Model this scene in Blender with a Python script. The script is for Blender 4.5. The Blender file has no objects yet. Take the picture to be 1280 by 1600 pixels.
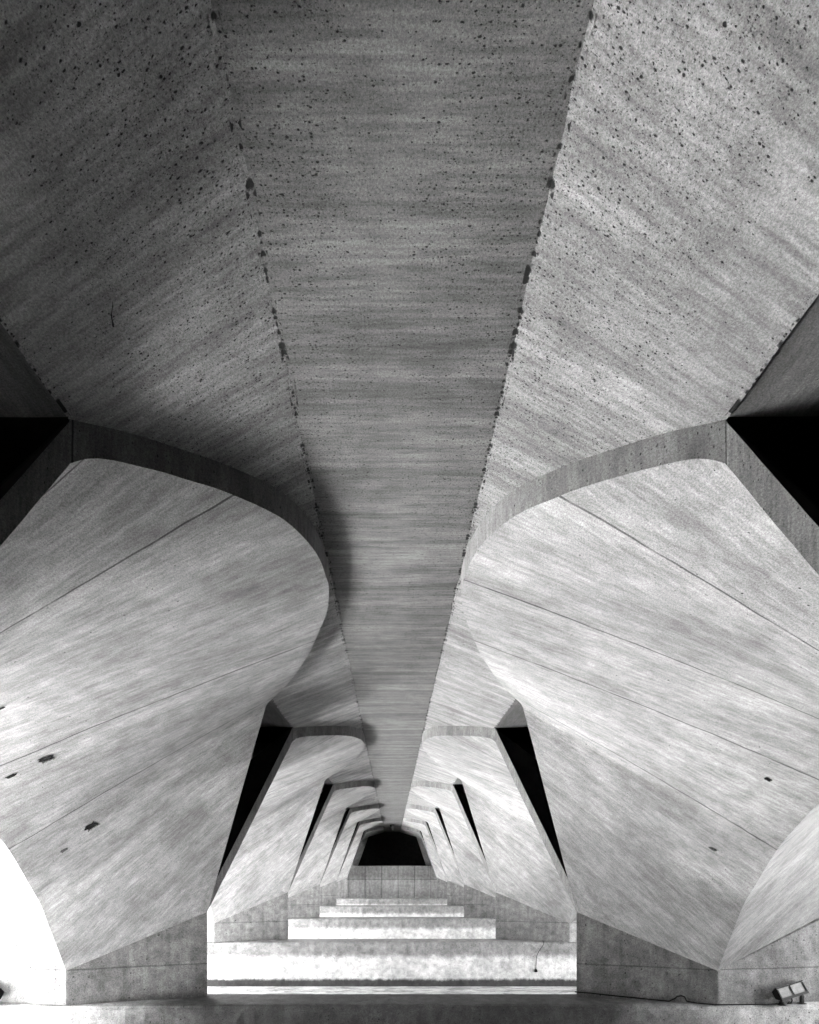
import bpy, math, random
from mathutils import Vector, noise as mnoise
random.seed(7)
scene = bpy.context.scene
col = scene.collection

# ---------------------------------------------------------------- scale of the place
# plan units: x in W (half the clear gap between plinths), d in S (pier spacing), z in W above eye level
W, S, F = 4.0, 8.665, 800.0
EYE = 1.115 * W                       # eye height above the water
SH = 0.011                            # the superstructure is set slightly to the right of the plinths
def P(x, d, z):
    return (x * W, d * S, z * W + EYE)
Z_OUT, X_OUT, Z_IN, X_IN = 0.8486, 0.622, 0.97, 0.215
FOOT = -0.7036
def zh(x):
    return Z_IN if x < X_IN else Z_OUT + (X_OUT - x) / (X_OUT - X_IN) * (Z_IN - Z_OUT)

BANK_D, BX0, BX1 = 1.0, -1.4, 6.5
# ---------------------------------------------------------------- helpers
def link(o, parent=None):
    col.objects.link(o)
    if parent: o.parent = parent
    return o
def mesh_obj(name, verts, faces, mats, parent=None, uvs=None, mat_idx=None, smooth=False):
    me = bpy.data.meshes.new(name)
    me.from_pydata(verts, [], faces)
    for m in (mats if isinstance(mats, (list, tuple)) else [mats]): me.materials.append(m)
    if mat_idx: me.polygons.foreach_set('material_index', mat_idx)
    if uvs:                                            # per-vertex uv
        lay = me.uv_layers.new(name='UVMap')
        for l in me.loops: lay.data[l.index].uv = uvs[l.vertex_index]
    if smooth: me.polygons.foreach_set('use_smooth', [True] * len(me.polygons))
    me.update()
    return link(bpy.data.objects.new(name, me), parent)
def tag(o, label=None, cat=None, group=None, kind=None):
    if label: o['label'] = label
    if cat: o['category'] = cat
    if group: o['group'] = group
    if kind: o['kind'] = kind
    return o
def empty(name, loc, label, cat, group=None):
    o = bpy.data.objects.new(name, None); o.empty_display_size = 0.2
    o.location = loc; link(o)
    return tag(o, label, cat, group)
class MB:
    def __init__(s): s.v, s.f = [], []
    def add(s, verts, faces):
        b = len(s.v); s.v += [tuple(v) for v in verts]; s.f += [tuple(b + i for i in f) for f in faces]
    def box(s, c, sz, rot=None, bev=0.0):
        hx, hy, hz = sz[0] / 2, sz[1] / 2, sz[2] / 2
        pts = []
        if bev:                                        # chamfered box
            for ax in range(3):
                for sx in (-1, 1):
                    for sy in (-1, 1):
                        for s_ in (-1, 1):
                            pass
        vs = [Vector((x, y, z)) for z in (-hz, hz) for y in (-hy, hy) for x in (-hx, hx)]
        if rot: vs = [rot @ v for v in vs]
        s.add([v + Vector(c) for v in vs], [(0,2,3,1),(4,5,7,6),(0,1,5,4),(2,6,7,3),(0,4,6,2),(1,3,7,5)])
    def tube(s, pts, r, n=8):
        pts = [Vector(p) for p in pts]; base = len(s.v)
        for i, p in enumerate(pts):
            t = (pts[min(i + 1, len(pts) - 1)] - pts[max(i - 1, 0)]).normalized()
            a = t.cross(Vector((0, 0, 1)))
            if a.length < 1e-3: a = t.cross(Vector((1, 0, 0)))
            a.normalize(); b = t.cross(a)
            for k in range(n):
                th = 2 * math.pi * k / n
                s.v.append(tuple(p + a * r * math.cos(th) + b * r * math.sin(th)))
        for i in range(len(pts) - 1):
            for k in range(n):
                s.f.append((base + i*n + k, base + i*n + (k+1) % n, base + (i+1)*n + (k+1) % n, base + (i+1)*n + k))
        s.f.append(tuple(base + k for k in reversed(range(n))))
        s.f.append(tuple(base + (len(pts)-1)*n + k for k in range(n)))
    def build(s, name, m, parent=None): return mesh_obj(name, s.v, s.f, m, parent)

# ---------------------------------------------------------------- materials
class NT:
    def __init__(s, name):
        s.m = bpy.data.materials.new(name); s.m.use_nodes = True
        s.t = s.m.node_tree; s.t.nodes.clear()
        s.out = s.n('ShaderNodeOutputMaterial'); s.bsdf = s.n('ShaderNodeBsdfPrincipled')
        s.t.links.new(s.bsdf.outputs[0], s.out.inputs[0])
    def n(s, t, **k):
        x = s.t.nodes.new(t)
        for a, b in k.items(): setattr(x, a, b)
        return x
    def put(s, sock, v):
        if isinstance(v, (int, float)): sock.default_value = v
        elif isinstance(v, tuple): sock.default_value = v
        elif v is not None: s.t.links.new(v, sock)
    def math(s, op, a, b=None, c=None, clamp=False):
        x = s.n('ShaderNodeMath', operation=op, use_clamp=clamp)
        s.put(x.inputs[0], a)
        if b is not None: s.put(x.inputs[1], b)
        if c is not None: s.put(x.inputs[2], c)
        return x.outputs[0]
    def ss(s, v, a, b, lo=0.0, hi=1.0):               # smoothstep remap
        x = s.n('ShaderNodeMapRange', interpolation_type='SMOOTHSTEP')
        s.put(x.inputs['Value'], v)
        for k, val in (('From Min', a), ('From Max', b), ('To Min', lo), ('To Max', hi)): s.put(x.inputs[k], val)
        return x.outputs['Result']
    def scale(s, vec, sc):
        x = s.n('ShaderNodeVectorMath', operation='MULTIPLY'); s.put(x.inputs[0], vec); x.inputs[1].default_value = sc
        return x.outputs[0]
    def noise(s, vec, scale, detail=4, rough=0.55, dist=0.0):
        x = s.n('ShaderNodeTexNoise'); s.put(x.inputs['Vector'], vec)
        x.inputs['Scale'].default_value = scale; x.inputs['Detail'].default_value = detail
        x.inputs['Roughness'].default_value = rough; x.inputs['Distortion'].default_value = dist
        return x.outputs['Fac']
    def voro(s, vec, scale, rnd=1.0):
        x = s.n('ShaderNodeTexVoronoi'); s.put(x.inputs['Vector'], vec); x.inputs['Scale'].default_value = scale
        x.inputs['Randomness'].default_value = rnd
        return x.outputs['Distance'], x.outputs['Color']
    def sep(s, v):
        x = s.n('ShaderNodeSeparateXYZ'); s.put(x.inputs[0], v); return x.outputs
    def grey(s, v):
        x = s.n('ShaderNodeCombineColor')
        for i in range(3): s.put(x.inputs[i], v)
        return x.outputs[0]
    def coord(s, k):
        return s.n('ShaderNodeTexCoord').outputs[k]
    def bump(s, h, strength, dist=0.01):
        x = s.n('ShaderNodeBump'); x.inputs['Strength'].default_value = strength; x.inputs['Distance'].default_value = dist
        s.put(x.inputs['Height'], h); s.t.links.new(x.outputs[0], s.bsdf.inputs['Normal'])

ALB = 0.42
def pits(nt, vec, sc, dens, size=0.22, rnd=1.0):
    """scattered bug-holes: mask 0..1, dens = socket/number 0..1 giving the share of cells with a hole"""
    if rnd > 0:                                        # ragged outlines
        nz = nt.n('ShaderNodeTexNoise'); nt.put(nz.inputs['Vector'], vec); nz.inputs['Scale'].default_value = sc * 1.7; nz.inputs['Detail'].default_value = 3
        off = nt.n('ShaderNodeVectorMath', operation='MULTIPLY_ADD'); nt.put(off.inputs[0], nz.outputs['Color'])
        off.inputs[1].default_value = (.75 / sc,) * 3; nt.put(off.inputs[2], vec); vec = off.outputs[0]
    d, c = nt.voro(vec, sc, rnd)
    r = nt.sep(c)
    has = nt.math('LESS_THAN', r[0], dens)
    rad = nt.math('MULTIPLY_ADD', nt.math('POWER', r[1], 4.0), size * 0.8, size * 0.34)
    hole = nt.ss(nt.math('DIVIDE', d, rad), 1.0, 0.45)
    return nt.math('MULTIPLY', hole, has)

def concrete_boards(name, base=0.42, streak=0.5, joints=(), pit=0.05, edge_pit=None, edges=(), joint_w=0.009,
                    stretch=(8.5, 0.6), pit_sc=22.0):
    """board-marked concrete; UV in metres, x across the grain, y along it"""
    nt = NT(name)
    uv = nt.coord('UV'); ob = nt.coord('Object'); xy = nt.sep(uv)
    s1 = nt.noise(nt.scale(uv, (stretch[0], stretch[1], 1)), 1.0, 5, 0.62, 0.25)
    s2 = nt.noise(nt.scale(uv, (stretch[0] * 0.22, stretch[1] * 0.55, 1)), 1.0, 4, 0.6, 0.6)
    s3 = nt.noise(nt.scale(uv, (stretch[0] * 4.5, stretch[1] * 4.5, 1)), 1.0, 3, 0.6)
    m1 = nt.noise(ob, 0.55, 5, 0.6); m3 = nt.noise(ob, 3.1, 6, 0.72, 0.3); g3 = nt.noise(ob, 190, 1, 0.5)
    g = nt.noise(ob, 70, 2, 0.8)
    v = nt.math('MULTIPLY', nt.ss(s1, 0.25, 0.75, 1 - 0.42 * streak, 1 + 0.34 * streak), nt.ss(s2, 0.25, 0.75, 1 - 0.5 * streak, 1 + 0.4 * streak))
    v = nt.math('MULTIPLY', v, nt.ss(s3, 0.25, 0.75, 1 - 0.45 * streak, 1 + 0.4 * streak))
    v = nt.math('MULTIPLY', v, nt.ss(m1, 0.25, 0.75, 0.84, 1.14))
    v = nt.math('MULTIPLY', v, nt.ss(g, 0.25, 0.75, 0.66, 1.34))
    v = nt.math('MULTIPLY', v, nt.math('MULTIPLY', nt.ss(m3, 0.28, 0.72, 0.86, 1.12), nt.ss(g3, 0.3, 0.7, 0.82, 1.18)))
    # bug-holes, elongated along the grain
    along_y = stretch[0] > stretch[1]
    pv = nt.scale(uv, (1.0, 0.5, 1) if along_y else (0.5, 1.0, 1))
    dens = nt.math('MULTIPLY', nt.ss(nt.noise(ob, 0.5, 3), 0.4, 0.7, 0.15, 2.0), pit)
    p1 = pits(nt, pv, pit_sc, nt.math('MULTIPLY', dens, 0.5), 0.22)
    p2 = pits(nt, pv, pit_sc * 2.3, nt.math('MULTIPLY', dens, 6.5), 0.38)
    hole = nt.math('MAXIMUM', p1, p2)
    if edges:                                          # denser pitting beside the arrises
        for ex, wd, amt in edges:
            near = nt.ss(nt.math('ABSOLUTE', nt.math('SUBTRACT', xy[edge_pit], ex)), wd, 0.0)
            clump = nt.ss(nt.noise(ob, 0.9, 4, 0.6), 0.35, 0.7, 0.25, 1.5)
            near = nt.math('MULTIPLY', near, clump)
            pe = pits(nt, pv, pit_sc * 1.0, nt.math('MULTIPLY', near, amt * 0.5), 0.26)
            pe2 = pits(nt, nt.scale(pv, (1.03, 0.97, 1)), pit_sc * 2.2, nt.math('MULTIPLY', near, amt * 1.9), 0.46)
            pe3 = pits(nt, nt.scale(pv, (0.97, 1.04, 1)), pit_sc * 4.2, nt.math('MULTIPLY', near, amt * 2.2), 0.52)
            hole = nt.math('MAXIMUM', hole, nt.math('MAXIMUM', pe, nt.math('MAXIMUM', pe2, nt.math('MULTIPLY', pe3, 0.7))))
            # the row of holes right on the arris
            dx = nt.math('SUBTRACT', xy[edge_pit], ex)
            rowd = nt.ss(nt.math('ABSOLUTE', dx), 0.034, 0.026)
            rv = nt.n('ShaderNodeCombineXYZ'); nt.put(rv.inputs[0], dx); nt.put(rv.inputs[1], xy[1])
            row = pits(nt, rv.outputs[0], 21.0, nt.ss(nt.noise(uv, 0.8, 3), 0.3, 0.6, 0.75, 1.0), 0.95, 0.5)
            hole = nt.math('MAXIMUM', hole, nt.math('MULTIPLY', rowd, row))
    v = nt.math('MULTIPLY', v, nt.math('MULTIPLY_ADD', hole, -0.95, 1.0))
    v = nt.math('MULTIPLY', v, base * ALB)
    h = nt.math('ADD', nt.math('MULTIPLY', hole, -1.0), nt.math('ADD', nt.math('MULTIPLY', s1, 0.25), nt.math('MULTIPLY', g, 0.15)))
    for j in joints:
        wob = nt.math('MULTIPLY_ADD', nt.noise(uv, 1.3, 2), 0.03, -0.015)
        ln = nt.ss(nt.math('ABSOLUTE', nt.math('SUBTRACT', nt.math('ADD', xy[0], wob), j)), joint_w, joint_w * 0.4)
        ln = nt.math('MULTIPLY', ln, nt.ss(nt.noise(uv, 2.3, 3), 0.25, 0.5, 0.45, 1.0))
        v = nt.math('MULTIPLY', v, nt.math('MULTIPLY_ADD', ln, -0.7, 1.0))
        h = nt.math('SUBTRACT', h, ln)
        # slight tone change from one pour to the next
        v = nt.math('MULTIPLY', v, nt.ss(xy[0], j - 0.01, j + 0.01, 1.0, random.choice((0.94, 1.06))))
    nt.put(nt.bsdf.inputs['Base Color'], nt.grey(v))
    nt.bsdf.inputs['Roughness'].default_value = 0.85
    nt.bsdf.inputs['Specular IOR Level'].default_value = 0.25
    nt.bump(h, 0.5, 0.008)
    return nt.m

def concrete_cast(name, base=0.36, zlines=(), vlines=(), speck=0.5, bands=None, streaks=0.0, ties=None, side_light=None, lw=0.022):
    """cast, weathered concrete in object space"""
    nt = NT(name)
    ob = nt.coord('Object'); xyz = nt.sep(ob)
    m = nt.noise(ob, 0.8, 6, 0.65); m2 = nt.noise(ob, 4.5, 5, 0.7); g = nt.noise(ob, 45, 4, 0.75)
    dr = nt.noise(nt.scale(ob, (5.0, 5.0, 0.35)), 1.0, 4, 0.6)
    v = nt.math('MULTIPLY', nt.ss(m, 0.25, 0.75, 0.72, 1.25), nt.ss(m2, 0.25, 0.75, 1 - 0.35 * speck, 1 + 0.3 * speck))
    v = nt.math('MULTIPLY', v, nt.ss(g, 0.3, 0.7, 1 - 0.4 * speck, 1 + 0.35 * speck))
    v = nt.math('MULTIPLY', v, nt.ss(dr, 0.3, 0.7, 1 - 0.35 * streaks, 1 + 0.25 * streaks))
    hole = pits(nt, ob, 6.0, 0.18 * speck, 0.2)
    hole = nt.math('MAXIMUM', hole, nt.math('MAXIMUM', pits(nt, ob, 15.0, 0.5 * speck, 0.3), pits(nt, ob, 34.0, nt.ss(m2, 0.35, 0.65, 0.7 * speck, 0.1), 0.36)))
    v = nt.math('MULTIPLY', v, nt.math('MULTIPLY_ADD', hole, -0.8, 1.0))
    if ties:                                           # regular formwork tie holes
        tv = nt.n('ShaderNodeVectorMath', operation='MULTIPLY_ADD'); nt.put(tv.inputs[0], ob)
        tv.inputs[1].default_value = (1 / ties[0], 0, 1 / ties[2]); tv.inputs[2].default_value = (.3, 0, .1)
        hole = nt.math('MAXIMUM', hole, pits(nt, tv.outputs[0], 1.0, 2.0, 0.17, 0.0))
    h = nt.math('ADD', nt.math('MULTIPLY', hole, -1.0), nt.math('MULTIPLY', g, 0.4))
    for axis, lines in ((2, zlines), (0, vlines)):
        for j in lines:
            wob = nt.math('MULTIPLY_ADD', nt.noise(ob, 1.1, 2), 0.04, -0.02)
            ln = nt.ss(nt.math('ABSOLUTE', nt.math('SUBTRACT', nt.math('ADD', xyz[axis], wob), j)), lw, lw * .3)
            v = nt.math('MULTIPLY', v, nt.math('MULTIPLY_ADD', ln, -0.4, 1.0)); h = nt.math('SUBTRACT', h, ln)
    if bands:                                          # tide and dirt bands: (z, factor) stops
        z = nt.math('ADD', xyz[2], nt.math('MULTIPLY_ADD', nt.noise(nt.scale(ob, (2.2, 1, 1)), 1.6, 9, 0.82), 0.34, -0.17))
        f = None
        for (z0, z1, a, b) in bands:
            k = nt.ss(z, z0, z1, a, b)
            f = k if f is None else nt.math('MULTIPLY', f, k)
        v = nt.math('MULTIPLY', v, f)
    if side_light:                                           # side light painted in: paler outside, darker inside the arcade
        ax = nt.math('ADD', nt.math('ABSOLUTE', xyz[0]), nt.math('MULTIPLY_ADD', nt.noise(ob, 1.7, 5, 0.7), side_light[2], -side_light[2] / 2))
        v = nt.math('MULTIPLY', v, nt.ss(ax, side_light[0], side_light[1], side_light[3], 1.0))
    nt.put(nt.bsdf.inputs['Base Color'], nt.grey(nt.math('MULTIPLY', v, base)))
    nt.bsdf.inputs['Roughness'].default_value = 0.9
    nt.bsdf.inputs['Specular IOR Level'].default_value = 0.2
    nt.bump(h, 0.6, 0.012)
    return nt.m

def plain(name, g, rough=0.6, metal=0.0, var=0.2, sc=25):
    nt = NT(name)
    v = nt.math('MULTIPLY', nt.ss(nt.noise(nt.coord('Object'), sc, 4, 0.65), 0.3, 0.7, 1 - var, 1 + var), g)
    nt.put(nt.bsdf.inputs['Base Color'], nt.grey(v))
    nt.bsdf.inputs['Roughness'].default_value = rough; nt.bsdf.inputs['Metallic'].default_value = metal
    if g < 0.07: nt.bsdf.inputs['Specular IOR Level'].default_value = 0.08
    return nt.m

# ---------------------------------------------------------------- flared arm geometry
def lerp(a, b, t): return tuple(a[i] + (b[i] - a[i]) * t for i in range(len(a)))
def resample(pts, n, wt=(W, S, W)):
    """n+1 points at equal arc length"""
    L = [0.0]
    for a, b in zip(pts, pts[1:]): L.append(L[-1] + math.sqrt(sum(((b[i] - a[i]) * wt[i]) ** 2 for i in range(3))))
    out, k = [], 0
    for i in range(n + 1):
        s = L[-1] * i / n
        while k < len(pts) - 2 and L[k + 1] < s: k += 1
        t = (s - L[k]) / max(1e-9, L[k + 1] - L[k])
        out.append(lerp(pts[k], pts[k + 1], min(1, max(0, t))))
    return out
def catmull(pts, m=8):
    out = []
    for i in range(len(pts) - 1):
        p0, p1, p2, p3 = pts[max(i-1, 0)], pts[i], pts[i+1], pts[min(i+2, len(pts)-1)]
        for k in range(m):
            t = k / m
            out.append(tuple(0.5 * (2*p1[j] + (p2[j]-p0[j])*t + (2*p0[j]-5*p1[j]+4*p2[j]-p3[j])*t*t + (3*p1[j]-p0[j]-3*p2[j]+p3[j])*t**3) for j in range(3)))
    out.append(pts[-1]); return out
MID = 0.78
CREASE = [(1.655, 1.200, -.530), (1.655, 1.1776, -.434), (1.655, 1.1446, -.307), (1.655, 1.1133, -.181), (1.655, 1.076, -.0816),
          (1.655, 1.0574, -.0286), (1.655, 1.0111, .0876), (1.655, .9565, .1865), (1.655, .9157, .2529), (1.655, .85, .322), (1.655, .78, .352)]
CAP_REAR = [(.622, 1.143, .772), (.606, 1.138, .79), (.574, 1.125, .803), (.461, 1.058, .837), (.35, .965, .870), (.284, .89, .889), (.240, .833, .902), (.217, .775, .908)]
CAP_FRONT = [(.217, .738, .907), (.225, .691, .903), (.249, .642, .893), (.299, .591, .879), (.388, .541, .855), (.464, .507, .834),
             (.524, .482, .816), (.556, .470, .806), (.594, .458, .791), (.622, .449, .765)]
NU, NV = 260, 22
U_C, U_P = 0.34, 0.18           # u of the cap corner and of the prow (mirrored at the other end)
def arm_curves(rear_d=1.28, front_d=0.28):
    A_r, A_f = (1.0, rear_d, -.246), (1.0, front_d, -.246)
    cre = catmull(CREASE, 6)
    full = cre + [(x, 2 * MID - d, z) for x, d, z in reversed(cre[:-1])]
    cre_n = resample(full, 400)
    cap = catmull(CAP_REAR + CAP_FRONT, 6)
    cap_n = resample(cap, 400)
    # where joint lines start: fraction of crease at the cap corner
    def lower(u):
        if u < U_P: return lerp(A_r, CREASE[0], u / U_P)
        if u > 1 - U_P:
            e = (CREASE[0][0], 2 * MID - CREASE[0][1], CREASE[0][2]); return lerp(e, A_f, (u - 1 + U_P) / U_P)
        t = (u - U_P) / (1 - 2 * U_P) * 400; i = min(399, int(t)); return lerp(cre_n[i], cre_n[i + 1], t - i)
    def upper(u):
        if u < U_C:
            return lerp(A_r, cap_n[0], (u / U_C))
        if u > 1 - U_C:
            return lerp(cap_n[-1], A_f, ((u - 1 + U_C) / U_C))
        t = (u - U_C) / (1 - 2 * U_C) * 400; i = min(399, int(t)); return lerp(cap_n[i], cap_n[i + 1], t - i)
    return lower, upper
def thick(u, p):
    if u < U_C or u > 1 - U_C:
        return 0.082
    return max(0.03, zh(p[0]) + 0.004 - p[2])
def wob(p, amp, sc):
    return amp * mnoise.noise(Vector((p[0] * sc, p[1] * sc, p[2] * sc)))
U_SCALE = 11.0
def build_arm(parent, off_d, mirror_plinth, side, mat_face, mat_dark, mat_rim, rear_d=1.28):
    """one flared half shell between two plinths. mirror_plinth=True gives the outer half; side=+1 right, -1 left"""
    lower, upper = arm_curves(rear_d)
    ph = off_d * 7.3 + side * 2.1 + mirror_plinth * 31
    def arris(u): return (.0032 * mnoise.noise(Vector((u * 26, ph, 0))) + .0018 * mnoise.noise(Vector((u * 90, ph, 5)))) * min(1, 12 * u, 12 * (1 - u))
    us = [i / NU for i in range(NU + 1)]
    us = sorted(set(us + [U_C, 1 - U_C, U_P, 1 - U_P, U_C + .004, 1 - U_C - .004]))
    n = len(us)
    def place(p, sh=1.0):
        x, d, z = p
        if mirror_plinth: x = 3.31 - x
        t = max(0.0, min(1.0, (z + 0.25) / 1.0))
        return P(side * x + SH * t, d + off_d, z)
    V, UV, Fc, MI = [], [], [], []
    for i, u in enumerate(us):
        a, b = upper(u), lower(u)
        for j in range(NV + 1):
            v = j / NV
            p = lerp(a, b, v)
            # gentle hollow of the formwork between the two edges
            hol = math.sin(math.pi * v) * 0.012 * math.sin(math.pi * u)
            V.append(place((p[0], p[1], p[2] + hol + arris(u) * (1 - v) ** 8))); UV.append((u * U_SCALE + off_d * 3.7 + (50 if side < 0 else 0), v * 6.5 + off_d * 2.1))
    nf = len(V)
    for i, u in enumerate(us):
        a, b = upper(u), lower(u)
        t = thick(u, a)
        for j in range(NV + 1):
            p = lerp(a, b, j / NV); V.append(place((p[0], p[1], p[2] + t))); UV.append((u * 8, j))
    R = NV + 1
    flip = (side < 0) != mirror_plinth
    def quad(a, b, c, d, m):
        Fc.append((a, d, c, b) if flip else (a, b, c, d)); MI.append(m)
    for i in range(n - 1):
        for j in range(NV):
            a = i * R + j
            quad(a, a + 1, a + R + 1, a + R, 0)
            quad(nf + a, nf + a + R, nf + a + R + 1, nf + a + 1, 1)
    arm = mesh_obj('flared_arm', V, Fc, [mat_face, mat_dark], parent, UV, MI, True)
    # rim: vertical edge of the shell, with its own mesh
    V, UV, Fc = [], [], []
    L, prev = 0.0, None
    for i, u in enumerate(us):
        a = upper(u); t = thick(u, a)
        a = (a[0], a[1], a[2] + arris(u)); t -= arris(u) * .5
        p0 = Vector(place(a))
        if prev is not None: L += (p0 - prev).length
        prev = p0
        top = Vector(place((a[0], a[1], a[2] + t)))
        for k in range(4):
            V.append(tuple(p0.lerp(top, k / 3))); UV.append((L, (a[2] + t * k / 3) * W))
    for i in range(n - 1):
        for k in range(3):
            a = i * 4 + k; f = (a, a + 4, a + 5, a + 1)
            Fc.append(tuple(reversed(f)) if flip else f)
    mesh_obj('rim', V, Fc, mat_rim, parent, UV)
    return arm

# joint positions (u * U_SCALE) shared by every face
J = {'low': 0.355, 'rear': 0.445, 'mid': 0.515, 'front': 0.60, 'corner': 0.655}
def jl(keys, off_d, left): return tuple(J[k] * U_SCALE + off_d * 3.7 + (50 if left else 0) for k in keys)
DARK = plain('shade_black_concrete', 0.012, 0.95, 0, 0.35, 3)  # near-black colour stands in for the deep shade of the voids
def rim_len():
    lower, upper = arm_curves(); L, prev, out = 0, None, {}
    for i in range(601):
        u = i / 600; p = Vector(P(*upper(u)))
        if prev is not None: L += (p - prev).length
        prev = p
        for nm, uu in (('c0', U_C), ('c1', 1 - U_C), ('f', J['front']), ('m', 0.63)):
            if abs(u - uu) < 1 / 1199: out[nm] = L
    return out
RL = rim_len()
RIM = concrete_boards('rim_concrete', 0.28, 0.5, (RL['c0'], RL['c1']), 0.12, joint_w=0.012, stretch=(5.0, 0.6))
PLINTH = concrete_cast('plinth_concrete', 0.21, (EYE - 0.525 * W,), (), 1.0, None, 0.6, None, (1.64 * W, 1.67 * W, .05, 0.58))  # walls beyond the prow painted paler, as if lit from outside

def plinth(parent, c, side, outer_d):
    px = [(1.0, c, -.246), (1.655, c - .080, -.530), (2.31, c + outer_d, -.246), (1.655, c + .080, -.530)]
    V, Fc = [], []
    bot = [P(side * x, d, FOOT) for x, d, z in px]; top = [P(side * x, d, z) for x, d, z in px]
    # subdivide each wall so that edges can be worn
    mesh = MB(); N = 14
    for k in range(4):
        a, b, c2, d2 = Vector(bot[k]), Vector(bot[(k+1) % 4]), Vector(top[(k+1) % 4]), Vector(top[k])
        vs = []
        for i in range(N + 1):
            for j in range(N + 1):
                q = a.lerp(b, i / N).lerp(d2.lerp(c2, i / N), j / N)
                if 0 < i < N and 0 < j < N: q = q + (b - a).cross(Vector((0, 0, 1))).normalized() * wob(q, .006, 1.5)
                vs.append(q)
        fs = []
        for i in range(N):
            for j in range(N):
                o = i * (N + 1) + j; f = (o, o + N + 1, o + N + 2, o + 1)
                fs.append(f if side > 0 else tuple(reversed(f)))
        mesh.add(vs, fs)
    ctr = Vector(P(side * 1.655, c, -.30))
    mesh.add([*top, ctr], [(0, 1, 4), (1, 2, 4), (2, 3, 4), (3, 0, 4)])
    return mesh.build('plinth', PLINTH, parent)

piers = {}
for k in range(0, 6):
    for side in (1, -1):
        left = side < 0
        if k < 0:
            lab = 'flared concrete pier beside the camera on the ' + ('left' if left else 'right')
        else:
            lab = {0: 'large flared concrete pier nearest on the %s, its underside filling that side of the picture',
                   1: '%s flared concrete pier just behind the nearest one, second along its row',
                   2: 'third flared concrete pier along the %s row, behind the second one',
                   3: 'fourth flared concrete pier along the %s row, small in the distance',
                   4: 'fifth flared concrete pier along the %s row, next to the far end wall',
                   5: 'last and farthest flared concrete pier of the %s row, dim above the end wall'}[k] % ('left' if left else 'right')
        o = empty('flared_pier', (0, 0, 0), lab, 'bridge pier', 'flared concrete piers under the bridge')
        fm = concrete_boards('pier_concrete_%s%d' % ('l' if left else 'r', k + 1), 0.47, 0.52,
                             jl(('low', 'rear', 'front', 'corner') if left else ('low', 'rear', 'mid', 'front'), k, left), 0.012)
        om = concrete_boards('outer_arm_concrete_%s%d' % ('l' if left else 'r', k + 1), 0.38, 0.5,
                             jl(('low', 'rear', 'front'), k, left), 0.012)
        build_arm(o, k, False, side, fm, DARK, RIM)
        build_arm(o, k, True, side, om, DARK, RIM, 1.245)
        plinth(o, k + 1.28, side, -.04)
        piers[(k, side)] = o

# ---------------------------------------------------------------- footings
FOOTM = concrete_cast('footing_concrete', 0.5, (), (), 1.0,
                      [(-.17 * W, -.10 * W, 1.0, 0.4), (-.36 * W, -.325 * W, 0.1, 1.0)], 0.3)
FOOTD = concrete_cast('grimy_lit_ends_footing', 0.42, (), (), 1.0, [(-.36 * W, -.325 * W, 0.1, 1.0)], 0.3, None, (1.0 * W, 1.85 * W, 1.6, 0.12))  # dark centre, pale ends: side light painted in along with drip dirt
def footing(c, label):
    o = empty('pier_footing', P(0, c, FOOT), label, 'footing', 'concrete footings crossing under the bridge')
    x0, x1, d0, d1, z0, z1 = -3.0, 3.0, c - .082, c + .030, -1.3, FOOT
    n = 120; prof = []
    r = .022
    for (d, z) in [(d0, z0), (d0, -1.1), (d0, -1.0), (d0, -.9), (d0, -.8), (d0, z1 - r), (d0 + r*.15, z1 - r*.3), (d0 + r*.5, z1 - .001), (c, z1), (d1 - .006, z1), (d1, z1 - .012), (d1, z0)]:
        prof.append((d, z))
    V, Fc = [], []
    base = Vector(o.location)
    for i in range(n + 1):
        x = x0 + (x1 - x0) * i / n
        for k, (d, z) in enumerate(prof):
            q = Vector(P(x, d, z))
            if 4 <= k <= 7:
                q += Vector((0, wob((q.x, q.y, q.z), .05, 1.1) + wob((q.x, q.y + 9, q.z), .03, 4), wob((q.x + 5, q.y, q.z), .018, 2.3)))
            V.append(tuple(q - base))
    m = len(prof)
    for i in range(n):
        for k in range(m - 1):
            Fc.append((i*m + k, (i+1)*m + k, (i+1)*m + k + 1, i*m + k + 1))
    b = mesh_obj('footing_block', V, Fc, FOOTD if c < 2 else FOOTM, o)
    b.location = (0, 0, 0)
    return o
FLAB = ['long concrete footing closest to the camera, along the bottom edge of the picture',
        'second long concrete footing, broad pale front above a dark tide line and rippled water',
        'third long concrete footing seen between the second pair of piers',
        'fourth long concrete footing, thin pale strip in the distance',
        'last concrete footing, low strip at the foot of the far end wall']
for k in range(5): footing(k + 1.28, FLAB[k])

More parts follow.
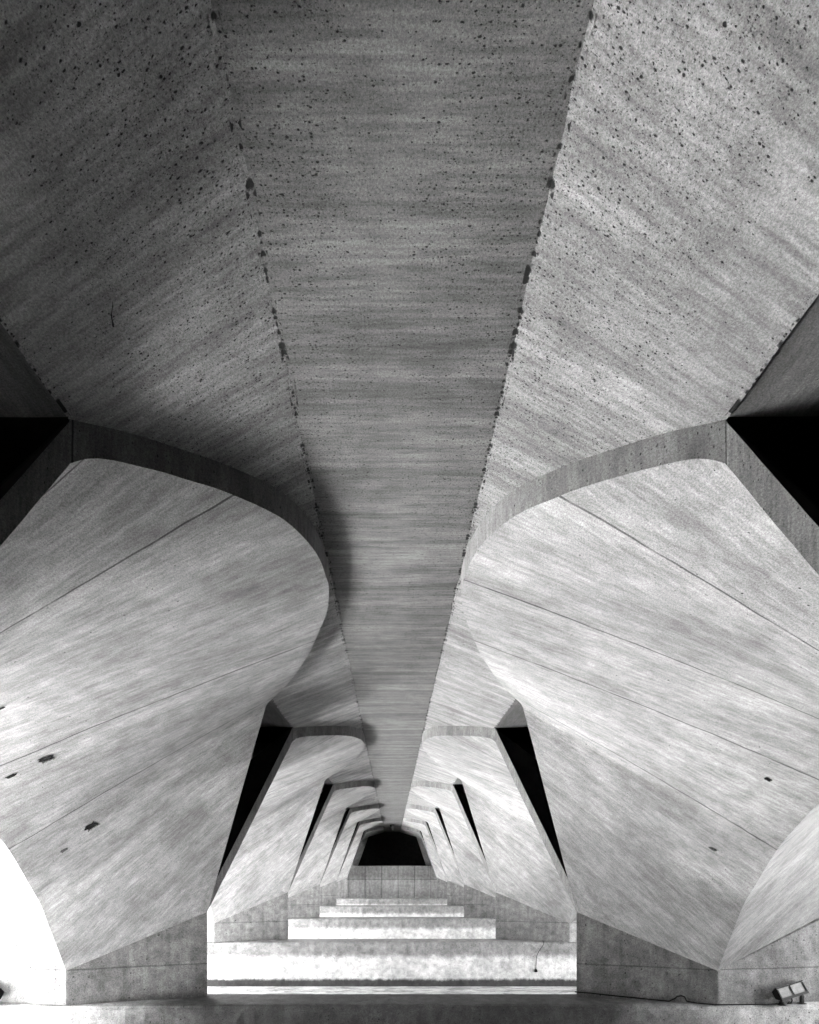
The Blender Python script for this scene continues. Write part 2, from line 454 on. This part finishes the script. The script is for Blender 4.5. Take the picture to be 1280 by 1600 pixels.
# ---------------------------------------------------------------- girder and deck
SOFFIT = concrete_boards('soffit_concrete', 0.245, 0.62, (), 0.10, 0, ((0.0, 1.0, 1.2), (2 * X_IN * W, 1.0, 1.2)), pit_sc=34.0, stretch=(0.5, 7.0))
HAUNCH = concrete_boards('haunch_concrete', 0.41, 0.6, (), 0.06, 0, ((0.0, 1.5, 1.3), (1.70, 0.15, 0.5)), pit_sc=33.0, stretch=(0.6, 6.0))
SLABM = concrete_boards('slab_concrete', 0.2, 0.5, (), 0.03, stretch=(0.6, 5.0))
bridge = empty('bridge_deck', P(0, 0, Z_IN), 'vaulted concrete bridge girder and deck running overhead along the whole tunnel', 'bridge deck')
bl = Vector(bridge.location)
D0, D1 = -0.62, 6.9
def strip(name, xz, mat, jit, ny=420, nx=6, skew=0.0):
    """strip of soffit between two edges (x,z); uv x across in metres, y along. jit = (edge0, edge1) waviness"""
    V, UV, Fc = [], [], []
    (xa, za), (xb, zb) = xz
    wid = math.hypot((xb - xa) * W, (zb - za) * W)
    for i in range(ny + 1):
        d = D0 + (D1 - D0) * i / ny
        for k in range(nx + 1):
            t = k / nx
            x, z = xa + (xb - xa) * t, za + (zb - za) * t
            q = Vector(P(x + SH, d, z))
            j = jit[0] * (t == 0) + jit[1] * (t == 1)
            if j:
                q.x += j * (mnoise.noise(Vector((q.y * 1.3, q.x, 0))) + .6 * mnoise.noise(Vector((q.y * 5, q.x, 3))))
            V.append(tuple(q - bl)); UV.append((t * wid, d * S + skew * t * wid))
    for i in range(ny):
        for k in range(nx):
            a = i * (nx + 1) + k; f = (a, a + nx + 1, a + nx + 2, a + 1)
            Fc.append(f if xb > xa else tuple(reversed(f)))
    return mesh_obj(name, V, Fc, mat, bridge, UV)
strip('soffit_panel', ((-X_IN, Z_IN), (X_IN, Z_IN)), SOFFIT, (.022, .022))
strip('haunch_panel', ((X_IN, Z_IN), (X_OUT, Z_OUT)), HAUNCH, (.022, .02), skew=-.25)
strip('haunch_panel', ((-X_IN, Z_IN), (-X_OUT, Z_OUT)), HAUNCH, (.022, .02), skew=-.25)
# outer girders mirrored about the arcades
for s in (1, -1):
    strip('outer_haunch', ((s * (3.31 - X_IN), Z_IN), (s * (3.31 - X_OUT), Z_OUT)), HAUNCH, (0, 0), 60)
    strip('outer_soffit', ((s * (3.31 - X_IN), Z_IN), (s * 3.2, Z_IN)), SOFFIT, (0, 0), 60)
m = MB()
for s in (1, -1):
    m.box(Vector(P(s * 3.21 + SH, (D0 + D1) / 2, 1.15)) - bl, (.02 * W, (D1 - D0) * S, .5 * W))
m.box(Vector(P(6.7, (1.6 + D1) / 2, 1.15)) - bl, (6.94 * W, (D1 - 1.6) * S, .5 * W))  # added wide block, out of view, shuts off light from the right
m.build('fascia_and_light_block', HAUNCH, bridge)
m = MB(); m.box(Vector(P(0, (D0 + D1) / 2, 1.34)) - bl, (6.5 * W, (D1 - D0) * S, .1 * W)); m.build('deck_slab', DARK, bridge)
# added dark sheet over each arcade, stops light crossing the hollow between arms
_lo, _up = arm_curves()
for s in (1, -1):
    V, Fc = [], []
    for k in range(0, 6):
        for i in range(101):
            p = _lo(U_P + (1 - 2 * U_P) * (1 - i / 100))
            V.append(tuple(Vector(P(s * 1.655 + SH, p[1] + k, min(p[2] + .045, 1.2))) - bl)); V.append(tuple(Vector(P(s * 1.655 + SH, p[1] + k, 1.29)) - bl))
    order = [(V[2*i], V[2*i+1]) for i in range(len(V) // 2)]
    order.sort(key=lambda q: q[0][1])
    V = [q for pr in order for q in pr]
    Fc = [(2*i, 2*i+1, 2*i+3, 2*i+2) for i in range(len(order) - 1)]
    mesh_obj('hollow_light_stop', V, Fc, DARK, bridge)
# flat slabs that close the girder over every pier
for k in range(-1, 6):
    for s in (1, -1):
        for (xa, xb) in ((X_OUT - .006, 3.31 - X_OUT + .006),):
            V, UV, Fc = [], [], []
            da, db = k + 1.448 - .40, k + 1.448
            nx, ny = 30, 8
            for i in range(ny + 1):
                for j in range(nx + 1):
                    x, d = xa + (xb - xa) * j / nx, da + (db - da) * i / ny
                    q = Vector(P(s * x + SH, d, Z_OUT + .004))
                    if i == ny: q.z += wob((q.x, q.y, 0), .02, .9)
                    V.append(tuple(q - bl)); UV.append((d * S, x * W))
            for i in range(ny):
                for j in range(nx):
                    a = i * (nx + 1) + j; f = (a, a + 1, a + nx + 2, a + nx + 1)
                    Fc.append(f if s < 0 else tuple(reversed(f)))
            nb = len(V)
            for j in range(nx + 1):
                x = xa + (xb - xa) * j / nx
                V.append(tuple(Vector(P(s * x + SH, db, 1.28)) - bl)); UV.append((db * S + 1.5, x * W))
            for j in range(nx):
                a = ny * (nx + 1) + j; Fc.append((a, nb + j, nb + j + 1, a + 1))
            mesh_obj('cross_slab', V, Fc, SLABM, bridge, UV)

# ---------------------------------------------------------------- abutments
ABM = concrete_cast('abutment_concrete', 0.24, (.40 * W,), [-2.55, -0.98, .6, 2.15, 3.7, -4.1], 0.9,
                    [(.34 * W, .50 * W, 1.0, 0.62)], 0.45, (.785, .2, .62), None, .075)
ab = empty('end_wall', P(0, 5.62, FOOT), 'panelled concrete end wall closing the far end, with tie holes and stains', 'wall')
al = Vector(ab.location)
m = MB()
c = Vector(P(0, 5.75, -.66)); m.box(c - al, (7.0 * W, .26 * S, 1.32 * W)); m.build('wall_block', ABM, ab)
m = MB(); m.box(Vector(P(0, 5.745, .008)) - al, (7.0 * W, .275 * S, .02 * W)); m.build('coping', ABM, ab)
m = MB()
for sx in (1, -1): m.box(Vector(P(sx * 2.75, 6.25, .1)) - al, (.2 * W, 1.2 * S, 2.3 * W))  # added side walls that keep daylight out of the far recess
m.build('recess_light_stop', DARK, ab)
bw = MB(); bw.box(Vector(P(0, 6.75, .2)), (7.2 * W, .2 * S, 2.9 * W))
o = bw.build('back_wall', DARK); tag(o, 'wall painted black for the shade in the recess above the far end wall', 'wall')
nw = MB(); nw.box(Vector(P(0, -.16, .0)), (16 * W, .2 * S, 2.5 * W))
for s_, wl in ((1, .92), (-1, .36)): nw.box(Vector(P(s_ * 2.9, wl / 2 - .05, .0)), (.3 * W, (wl + .02) * S, 2.5 * W))  # wings added to hold side light off the near soffit
o = nw.build('near_light_block', DARK); tag(o, 'unseen dark wall behind the camera with added wings that block light', 'wall')

# ---------------------------------------------------------------- broken pockets along the pour joints
POCK = plain('pocket_shadow', 0.008, 0.95, 0, 0.4, 30)  # shade inside the broken holes, painted as near-black
CHIP = plain('chipped_concrete', 0.05, 0.95, 0, 0.4, 40)
def on_face(k, side, u, v):
    lo, up = arm_curves()
    def q(u, v):
        x, d, z = lerp(up(u), lo(u), v); t = max(0.0, min(1.0, z + .25))
        z += math.sin(math.pi * v) * .012 * math.sin(math.pi * u)
        return Vector(P(side * x + SH * t, d + k, z))
    c = q(u, v); tv = (q(u, v + .01) - q(u, v - .01)).normalized(); tu = (q(u + .004, v) - q(u - .004, v)); tu = (tu - tv * tu.dot(tv)).normalized()
    n = tv.cross(tu); n = n if (Vector((0, 0, EYE)) - c).dot(n) > 0 else -n
    return c, tv, tu, n
def pocket(k, side, u, v, ln, wd, mat, seed, name, lip=True):
    """ragged hole: a flat patch coloured dark like a shaded hollow, with a chipped raised lip"""
    c, tv, tu, n = on_face(k, side, u, v); rnd = random.Random(seed)
    N = 18; ring = []
    for i in range(N):
        a = 2 * math.pi * i / N
        rr = 1 + rnd.uniform(-.28, .28)
        sx = math.copysign(abs(math.cos(a)) ** .6, math.cos(a)); sy = math.copysign(abs(math.sin(a)) ** .8, math.sin(a))
        ring.append((sx * ln / 2 * rr, sy * wd / 2 * rr))
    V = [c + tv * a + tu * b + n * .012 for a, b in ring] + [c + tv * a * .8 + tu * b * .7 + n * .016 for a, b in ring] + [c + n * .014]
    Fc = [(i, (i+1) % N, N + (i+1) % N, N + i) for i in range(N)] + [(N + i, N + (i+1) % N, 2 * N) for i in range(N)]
    ob = mesh_obj(name, [tuple(v_) for v_ in V], Fc, mat, piers[(k, side)])
    if lip:
        m = MB()
        for i in range(7):
            a = -ln * .4 + ln * .8 * i / 6
            m.box(c + tv * a - tu * (wd * .5 + rnd.uniform(0, .012)) + n * .012, (.02 + rnd.uniform(0, .025), .014, .012 + rnd.uniform(0, .02)), n.to_track_quat('Z', 'X').to_matrix())
        m.build('chipped_lip', CHIP, ob)
for (sd, u, v, ln, wd, mt, lip) in [(-1, .4325, .765, .22, .09, POCK, True), (-1, .430, .865, .17, .05, POCK, False), (-1, .325, .73, .24, .085, POCK, True),
                                (-1, .3175, .845, .16, .05, CHIP, False), (-1, .5125, .725, .10, .05, POCK, False),
                                (1, .4225, .855, .11, .06, POCK, False), (1, .3125, .815, .14, .05, CHIP, False)]:
    pocket(0, sd, u, v, ln, wd, mt, int(u * 1e4) + sd, 'broken_pocket', lip)

# ---------------------------------------------------------------- floodlights, cables and small fittings
BLK = plain('black_housing', 0.003, 0.5, 0, 0.4, 30)
BLK.node_tree.nodes['Principled BSDF'].inputs['Specular IOR Level'].default_value = 0.12
STEEL = plain('galvanised_bracket', 0.05, 0.5, 0.6, 0.4, 30)
GLASS = plain('dusty_glass', 0.09, 0.4, 0, 0.3, 18)
RUB = plain('cable_rubber', 0.006, 0.6, 0, 0.3, 30)
def floodlight(x, d, side, label):
    o = empty('floodlight', P(x, d, FOOT), label, 'floodlight', 'floodlights standing on the nearest footing')
    o.rotation_euler = (0, 0, 0)
    from mathutils import Matrix
    R = Matrix.Rotation(side * math.radians(-16), 4, 'Y') @ Matrix.Rotation(math.radians(-20), 4, 'X') @ Matrix.Rotation(side * math.radians(14), 4, 'Z')
    c = Vector((0, 0, .25))
    w, h, dp = .68, .27, .17
    def tr(p): return R @ Vector(p) + c
    # tapered housing
    m = MB()
    f = [(-w/2, -dp/2, -h/2), (w/2, -dp/2, -h/2), (w/2, -dp/2, h/2), (-w/2, -dp/2, h/2)]
    bk = [(-w/2 + .05, dp/2, -h/2 + .06), (w/2 - .05, dp/2, -h/2 + .06), (w/2 - .05, dp/2, h/2 - .06), (-w/2 + .05, dp/2, h/2 - .06)]
    m.add([tr(p) for p in f + bk], [(4, 7, 6, 5), (0, 1, 5, 4), (1, 2, 6, 5), (2, 3, 7, 6), (3, 0, 4, 7), (0, 3, 2, 1)])
    for i in range(6):
        xx = -w/2 + .12 + i * .088
        m.box(tr((xx, dp/2 + .015, 0)), (.008, .05, h * .5), R.to_3x3())
    m.build('housing', BLK, o)
    m = MB(); fr = .026
    for (cx, cz, sx, sz) in ((0, h/2 - fr/2, w + .012, fr), (0, -h/2 + fr, w + .012, fr * 2), (-w/2 + fr/2, 0, fr, h - 3 * fr), (w/2 - fr/2, 0, fr, h - 3 * fr), (-.01, 0.0, .022, h - 3 * fr)):
        m.box(tr((cx, -dp/2 - .012, cz)), (sx, .026, sz), R.to_3x3())
    m.build('front_frame', BLK, o)
    for cx, sw in ((-.165, w/2 - .04), (.165, w/2 - .05)):
        m = MB(); m.box(tr((cx, -dp/2 - .006, .006)), (sw, .008, h - 3 * fr), R.to_3x3()); m.build('glass_pane', GLASS, o)
    for sx in (-1, 1):
        a = tr((sx * (w/2 - .07), .0, -h/2 - .005))
        m = MB()
        m.tube([a + Vector((0, 0, .03)), a + Vector((0, 0, -.03)), (a.x, a.y, .03), (a.x, a.y, .004)], .02, 10)
        m.box((a.x, a.y, .006), (.11, .12, .012)); m.box((a.x, a.y - .0, max(.03, a.z * .55)), (.05, .06, max(.04, a.z * .9)))
        m.build('leg', BLK if sx * side < 0 else STEEL, o)
    m = MB()
    a = tr((side * .02, .02, -h/2))
    m.tube([a, a + Vector((-.01, -.03, -.05)), a + Vector((-.05 * side, -.05, -.10)), (a.x - .12 * side, a.y - .05, .02), (a.x - .02 * side, a.y + .04, .03), (a.x + .05 * side, a.y + .06, .012)], .012, 8)
    m.build('lead', RUB, o)
floodlight(2.035, 1.214, 1, 'black twin-pane floodlight tilted on the nearest footing at the right edge')
floodlight(-2.075, 1.214, -1, 'black floodlight cut off by the left edge, standing on the nearest footing')
# cable along the nearest right plinth
def wall_pt(t, z, off=.006):                      # t 0 at the inner corner, 1 at the prow
    return Vector(P(1.0 + .655 * t, 1.28 - .080 * t - off, z))
m = MB()
pts = [wall_pt(-.02, -.676), wall_pt(.1, -.678), wall_pt(.25, -.684), wall_pt(.4, -.688), wall_pt(.55, -.693), wall_pt(.66, -.695), wall_pt(.70, -.680), wall_pt(.715, -.668),
       wall_pt(.74, -.664), wall_pt(.765, -.668), wall_pt(.78, -.690), wall_pt(.85, -.697), wall_pt(.97, -.6995)]
m.tube(pts + [Vector(P(1.75, 1.197, -.6995)), Vector(P(1.9, 1.199, -.6995)), Vector(P(1.98, 1.205, -.6995))], .014, 6)
tag(m.build('power_cable', RUB), 'thin black cable looping along the foot of the nearest right plinth', 'cable')
m = MB()
fx = 2.28 - .0845
m.tube([Vector(P(1.415, fx + .03, -.698)), Vector(P(1.41, fx - .001, -.700)), Vector(P(1.405, fx, -.73)), Vector(P(1.37, fx, -.78)), Vector(P(1.345, fx, -.83)), Vector(P(1.34, fx, -.90)), Vector(P(1.338, fx, -.965))], .010, 6)
c = Vector(P(1.338, fx - .001, -.97)); m.box(c, (.09, .06, .07)); m.box(c + Vector((0, 0, .05)), (.05, .05, .04))
tag(m.build('hanging_cable', RUB), 'short dark cable with a weight hanging down the front of the second footing', 'cable')
# wire stub on the left haunch
xw, dw = -.445, .376 * 1.0
m = MB()
zt = zh(.445) + .003
a = Vector(P(xw, dw, zt)); m.tube([a, a + Vector((.004, 0, -.05)), a + Vector((-.006, 0, -.11)), a + Vector((.006, .0, -.17))], .0035, 6); m.box(a + Vector((.006, 0, -.17)), (.009, .009, .02))
tag(m.build('wire_stub', RUB), 'thin dark wire stub hanging from the left sloping soffit', 'wire')
# small fitting under the far end of the soffit
o = empty('ceiling_fixture', P(0.0, 5.5, .97), 'tiny pale fitting with dark bracket under the far end of the soffit', 'fixture')
m = MB(); m.box((-.10, 0, -.10), (.16, .20, .2)); m.box((-.02, 0, -.02), (.4, .25, .04)); m.build('bracket', BLK, o)
m = MB(); m.box((.06, 0, -.22), (.13, .15, .42)); m.box((.06, 0, -.45), (.17, .19, .05)); m.build('lamp_body', GLASS, o)

# ---------------------------------------------------------------- water
wt = NT('water_surface')
ob = wt.coord('Object')
wn = wt.math('ADD', wt.math('MULTIPLY', wt.noise(wt.scale(ob, (0.9, 1.6, 1)), 1.6, 5, 0.6, 0.4), 1.0), wt.math('MULTIPLY', wt.noise(wt.scale(ob, (1, 2.2, 1)), 6.0, 3, 0.6), 0.25))
wt.put(wt.bsdf.inputs['Base Color'], wt.grey(wt.ss(wt.noise(wt.scale(ob, (.5, 1.6, 1)), 2.2, 6, .7, .8), .36, .62, .34, .72)))
wt.bsdf.inputs['Roughness'].default_value = 0.08; wt.bsdf.inputs['IOR'].default_value = 1.33
wt.bump(wn, 0.9, 0.25)
m = MB(); g = 1500
m.add([(-g, -g, 0), (g, -g, 0), (g, g, 0), (-g, g, 0)], [(0, 1, 2, 3)])
o = m.build('water', wt.m); tag(o, kind='structure')

# unseen dark bank, added to cut the light bounced up to the near soffit
BANK = plain('light_cut_dark', 0.05, 0.95, 0, 0.5, 2.0)
V, Fc = [], []
nx, ny = 60, 16
for i in range(ny + 1):
    for j in range(nx + 1):
        x, d = BX0 + (BX1 - BX0) * j / nx, -.2 + BANK_D * i / ny
        z = -.84 - .26 * (i / ny) ** 1.5 - .3 * max(0, (BX0 + .5 - x), (x - BX1 + .5)) + .03 * mnoise.noise(Vector((x * 4, d * 9, 0)))
        V.append(P(x, d, z))
for i in range(ny):
    for j in range(nx):
        a = i * (nx + 1) + j; Fc.append((a, a + 1, a + nx + 2, a + nx + 1))
tag(mesh_obj('light_cut_bank', V, Fc, BANK), kind='structure')

# ---------------------------------------------------------------- light, camera
SUN_EL, SUN_AZ = math.radians(58), math.radians(-36)     # azimuth from +y towards +x: the sun stands on the left
w = bpy.data.worlds.new('World'); scene.world = w; w.use_nodes = True
nt = w.node_tree; nt.nodes.clear()
sky = nt.nodes.new('ShaderNodeTexSky'); sky.sky_type = 'NISHITA'; sky.sun_disc = False
sky.sun_elevation = SUN_EL; sky.sun_rotation = SUN_AZ; sky.air_density = 1.0; sky.dust_density = 2.0
bw_ = nt.nodes.new('ShaderNodeRGBToBW'); bg = nt.nodes.new('ShaderNodeBackground'); bg.inputs[1].default_value = 0.05
wo = nt.nodes.new('ShaderNodeOutputWorld')
nt.links.new(sky.outputs[0], bw_.inputs[0]); nt.links.new(bw_.outputs[0], bg.inputs[0]); nt.links.new(bg.outputs[0], wo.inputs[0])
sl = bpy.data.lights.new('sun', 'SUN'); sl.energy = 5.0; sl.angle = math.radians(0.53); sl.color = (1, .99, .98)
so = link(bpy.data.objects.new('sun', sl))
dirv = Vector((math.sin(SUN_AZ) * math.cos(SUN_EL), math.cos(SUN_AZ) * math.cos(SUN_EL), math.sin(SUN_EL)))
so.rotation_euler = (-dirv).to_track_quat('-Z', 'Y').to_euler(); so.location = dirv * 60

cam = bpy.data.cameras.new('camera'); co = link(bpy.data.objects.new('camera', cam)); scene.camera = co
co.location = (0, 0, EYE); co.rotation_euler = (math.pi / 2, 0, 0)
cam.sensor_fit = 'AUTO'; cam.sensor_width = 36; cam.lens = F / 1600 * 36
cam.shift_x = (640 - 612.5) / 1600; cam.shift_y = (1354 - 800) / 1600
cam.clip_start = 0.05; cam.clip_end = 5000

vs = scene.view_settings
scene.display_settings.display_device = 'sRGB'
vs.view_transform = 'Standard'; vs.look = 'None'; vs.gamma = 1.0; vs.exposure = 7.0
cy = scene.cycles
cy.max_bounces = 12; cy.diffuse_bounces = 8; cy.glossy_bounces = 4; cy.use_denoising = True; cy.denoiser = 'OPENIMAGEDENOISE'; cy.denoising_input_passes = 'RGB_ALBEDO_NORMAL'; cy.denoising_prefilter = 'ACCURATE'
cy.caustics_reflective = True; cy.blur_glossy = 1.0
